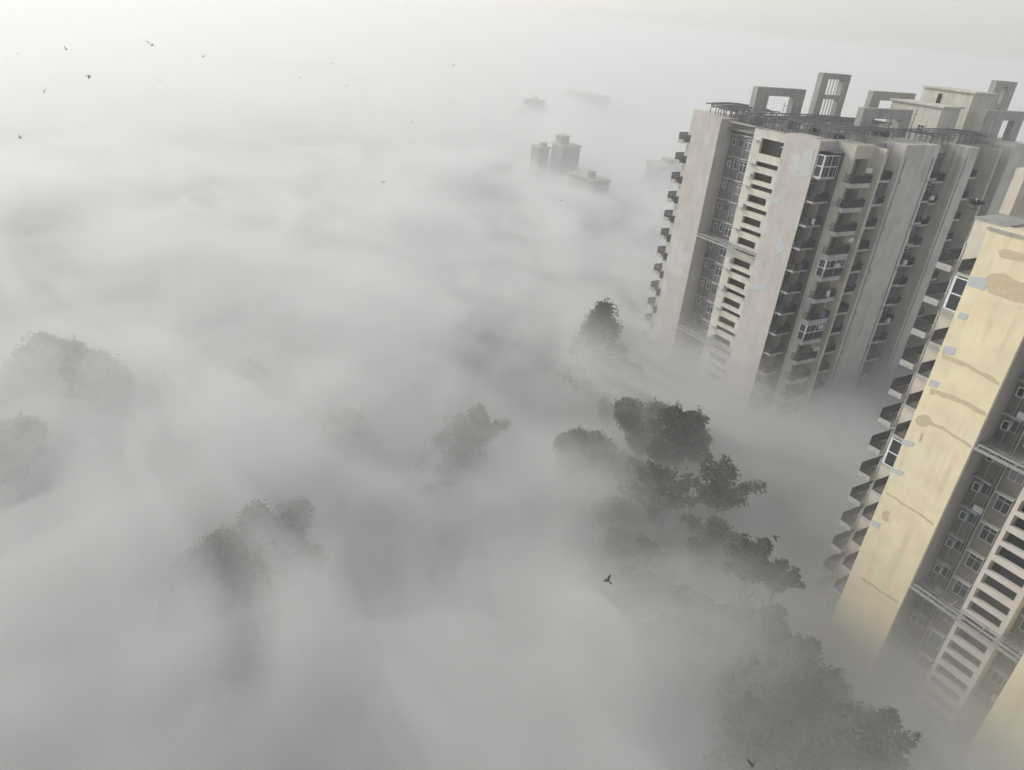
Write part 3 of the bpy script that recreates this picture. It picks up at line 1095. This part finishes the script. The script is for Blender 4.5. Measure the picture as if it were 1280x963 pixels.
BIRDS = [bird_mesh(f_, k) for k, f_ in enumerate((.15, .9, -.5, .5))]
flock = 'birds flying over the fog'
spots = [
    (22, 67, 3.5, 'tiny pale bird at the upper left edge of the flock'), (83, 62, 6, 'dark bird above the loose trio at upper left'),
    (89, 82, 3, 'tiny bird just below the dark bird of the upper left trio'), (111, 95, 6.5, 'dark bird banking right of the upper left trio'),
    (55, 115, 7.5, 'dark bird with level wings, lowest of the upper left group'), (185, 53, 5.5, 'left bird of the close pair at the top of the sky'),
    (190, 57, 5, 'right bird of the close pair at the top of the sky'), (254, 71, 4, 'faint bird flying alone right of the close pair'),
    (199, 100, 5, 'bird straight below the close pair'), (197, 114, 3.5, 'tiny faint bird under the one below the close pair'),
    (25, 173, 5, 'dark bird near the left edge, well below the flock'), (416, 80, 3.5, 'tiny bird high in the haze left of the top centre'),
    (567, 82, 3.5, 'tiny bird high in the haze at the top centre'), (375, 98, 3, 'tiny bird, left one of two far specks below the top'),
    (433, 107, 3, 'tiny bird, right one of two far specks below the top'), (514, 153, 3, 'upper of two tiny birds left of the distant grey block'),
    (514, 179, 4, 'lower of two tiny birds left of the distant grey block'), (479, 228, 5.5, 'dark bird alone over the pale fog above the centre'),
    (702, 251, 4, 'small bird below the half sunk far building'), (760, 726, 14, 'large near bird with one wing raised over the lower fog'),
    (969, 671, 11, 'near dark bird flapping just above the leafy tree by the yellow tower'), (941, 957, 15, 'near bird with pale wing at the bottom edge of the view')]
for k, (x, y, px_, lab) in enumerate(spots):
    d = ray(x, y)
    span = .62 + .1 * (k % 3)
    dist = span * 893 / (px_ * (1.35 if px_ < 9 else 1.1))
    p = Vector((0, 0, CAM_Z)) + d * dist
    o = put('bird', BIRDS[(k * 7 + k // 3) % 4 if k < 19 else (1, 2, 1)[k - 19]], None, p, rnd.uniform(0, 6.28), (span, span, span))
    o.rotation_euler.x = rnd.uniform(-.5, .5)
    tag(o, lab, 'bird', flock)


# ------------------------------------------------------------------ light
w = bpy.data.worlds.new('World')
S.world = w
w.use_nodes = True
nt = w.node_tree
bg = nt.nodes['Background']
sky = nt.nodes.new('ShaderNodeTexSky')
sky.sky_type = 'NISHITA'
sky.sun_disc = False
SUN_EL = R(28)
az = math.atan2(fwd.y, fwd.x) + R(58)
sd = Vector((math.cos(az) * math.cos(SUN_EL), math.sin(az) * math.cos(SUN_EL), math.sin(SUN_EL)))
sky.sun_elevation = SUN_EL
sky.sun_rotation = math.atan2(sd.x, sd.y)
sky.air_density = 1.0
sky.dust_density = 1.2
sky.ozone_density = 0.0
grey = nt.nodes.new('ShaderNodeHueSaturation')      # high thin cloud greys the sky
grey.inputs['Saturation'].default_value = .3
nt.links.new(sky.outputs[0], grey.inputs['Color'])
nt.links.new(grey.outputs[0], bg.inputs[0])
bg.inputs[1].default_value = .13
sl = bpy.data.lights.new('sun', 'SUN')
sl.energy = 2.0
sl.specular_factor = 1.0
sl.angle = R(14)
sl.color = (1, .95, .875)
so = bpy.data.objects.new('sun', sl)
C.objects.link(so)
so.rotation_euler = sd.to_track_quat('Z', 'Y').to_euler()

# ------------------------------------------------------------------ haze and fog
hz = MB().box(-2500, 3600, -900, 3600, -1, 86).build('haze', volume_mat('haze_air', 0.0009, (.95, .952, .945), .35))
tag(hz, kind='stuff')


def fog(name, base, amp, seed, dens, g, low=1.0, layer=None):
    def axis(lo, hi, a, b):
        pos = [0.0]
        s = 2.0
        while pos[-1] < hi:
            if pos[-1] > a: s *= 1.05
            pos.append(pos[-1] + s)
        neg = [0.0]
        s = 2.0
        while neg[-1] > lo:
            if neg[-1] < b: s *= 1.12
            neg.append(neg[-1] - s)
        return sorted(set(neg + pos))
    xs = axis(-1500, 3000, 160, -45)
    ys = axis(-500, 3000, 230, -40)
    V = []
    F = []
    nx = len(xs)
    ny = len(ys)
    for y in ys:
        for x in xs:
            q = Vector((x * .94 + y * .34 + seed * 31, (y * .94 - x * .34) * 1.25 + seed * 17, seed * 7.3))
            wv = Vector((noise.noise(q / 30), noise.noise(q / 30 + Vector((5, 9, 2))), 0)) * 13 + Vector((noise.noise(q / 11), noise.noise(q / 11 + Vector((5, 9, 2))), 0)) * 4
            n_ = noise.noise(q / 160) * .8 * low + noise.fractal((q + wv) / 44, 1.0, 2.0, 2) * .8 + noise.fractal((q + wv) / 17, 1.0, 2.0, 3) * .62 + noise.fractal((q + wv) / 6, 1.0, 2.0, 2) * .2
            h_ = base + amp * n_
            # the bank dips or heaps up round what stands in it
            if layer is not None and -60 < x < 420 and -20 < y < 480:
                sw = st = 0.0
                for tx, ty, tr, hs in COVER:
                    e = ((x + wv.x * .55 - tx) ** 2 + (y + wv.y * .55 - ty) ** 2) / tr ** 2
                    if e < 8:
                        w_ = math.exp(-e) ** 1.0
                        sw += w_
                        st += w_ * hs[layer]
                if sw > 0:
                    k_ = 1 - math.exp(-1.5 * sw)
                    h_ = h_ * (1 - k_) + (st / sw + amp * n_ * .3) * k_
            if layer is None:          # upper mist shaped lower round the towers so their dark parts stay dark
                h_ -= 15 * math.exp(-((x - 62) ** 2 + (y - 45) ** 2) / 75 ** 2)
            V.append((x, y, max(1.5, h_)))
    for j in range(ny - 1):
        for i in range(nx - 1):
            a = j * nx + i
            F.append((a, a + 1, a + nx + 1, a + nx))
    nb = len(V)
    rim = [i for i in range(nx)] + [j * nx + nx - 1 for j in range(1, ny)] + [(ny - 1) * nx + i for i in range(nx - 2, -1, -1)] + [j * nx for j in range(ny - 2, 0, -1)]
    for k in rim:
        V.append((V[k][0], V[k][1], .5))
    m_ = len(rim)
    for k in range(m_):
        k2 = (k + 1) % m_
        F.append((rim[k2], rim[k], nb + k, nb + k2))
    F.append([nb + k for k in range(m_ - 1, -1, -1)])
    mb = MB()
    mb.v = V
    mb.f = F
    o = mb.build(name, volume_mat(name + '_air', dens, (.95, .952, .945), g), smooth=True)
    tag(o, kind='stuff')


for px_, py_, br, hs in ((90, 650, 11, (25, 23, 19)), (190, 600, 8, (24, 22, 18)), (30, 760, 8, (23, 20, 16)), (420, 400, 12, (26, 24, 19)), (560, 430, 7, (25, 22, 18)),
                          (300, 540, 8, (24, 22, 18)),
                          (250, 850, 5, (18, 11, 5))):
    q_ = at_z(px_, py_, hs[1])
    COVER.append((q_.x, q_.y, br, hs))
for bx, by, br in ((79, 62, 11), (79, 74, 11), (84, 55, 10), (95, 53, 10), (106, 53, 10), (60, 26, 8), (59, 19, 7), (59, 11, 7)):
    COVER.append((bx, by, br, (25, 21, 16)))
fog('mist', 44, 4, 5, .0045, .35)
fog('fog', 23, 7, 1, .016, .35, 1, 0)
fog('fog', 16.5, 9.5, 2, .038, .3, .7, 1)
fog('fog', 8.5, 9.5, 3, .115, .3, .5, 2)

# torn wisps drifting over the bank: uneven density inside one long flat body of air
wm = volume_mat('wisp_air', .05, (.95, .952, .945), .3)
nt = wm.node_tree
pv = next(n for n in nt.nodes if n.type == 'PRINCIPLED_VOLUME')
tc = N(nt, 'ShaderNodeTexCoord').outputs['Object']
mp = N(nt, 'ShaderNodeMapping')
mp.inputs['Rotation'].default_value = (0, 0, .5)
mp.inputs['Scale'].default_value = (.042, .026, .085)
nt.links.new(tc, mp.inputs[0])
nz = N(nt, 'ShaderNodeTexNoise')
nz.inputs['Scale'].default_value = 1
nz.inputs['Detail'].default_value = 5
nz.inputs['Roughness'].default_value = .64
nz.inputs['Distortion'].default_value = .9
nt.links.new(mp.outputs[0], nz.inputs['Vector'])
m1 = N(nt, 'ShaderNodeMapRange')
m1.inputs[1].default_value = .475; m1.inputs[2].default_value = .62
m1.inputs[3].default_value = 0; m1.inputs[4].default_value = .3
nt.links.new(nz.outputs[0], m1.inputs[0])
sp = N(nt, 'ShaderNodeSeparateXYZ')
nt.links.new(tc, sp.inputs[0])
fa = N(nt, 'ShaderNodeMapRange')
fa.inputs[1].default_value = 24; fa.inputs[2].default_value = 14
nt.links.new(sp.outputs[2], fa.inputs[0])
mu = N(nt, 'ShaderNodeMath', operation='MULTIPLY')
nt.links.new(m1.outputs[0], mu.inputs[0]); nt.links.new(fa.outputs[0], mu.inputs[1])
nt.links.new(mu.outputs[0], pv.inputs['Density'])
tag(MB().box(-70, 150, -20, 230, 9, 25).build('fog', wm), kind='stuff')

# ------------------------------------------------------------------ render settings
S.view_settings.view_transform = 'Standard'
S.view_settings.look = 'None'
S.view_settings.exposure = 0.27
S.view_settings.gamma = 1
S.cycles.use_denoising = True
S.cycles.max_bounces = 8
S.cycles.diffuse_bounces = 3
S.cycles.volume_bounces = 5
S.cycles.volume_step_rate = .45
S.cycles.volume_max_steps = 256
S.cycles.use_adaptive_sampling = True
S.cycles.adaptive_threshold = .025
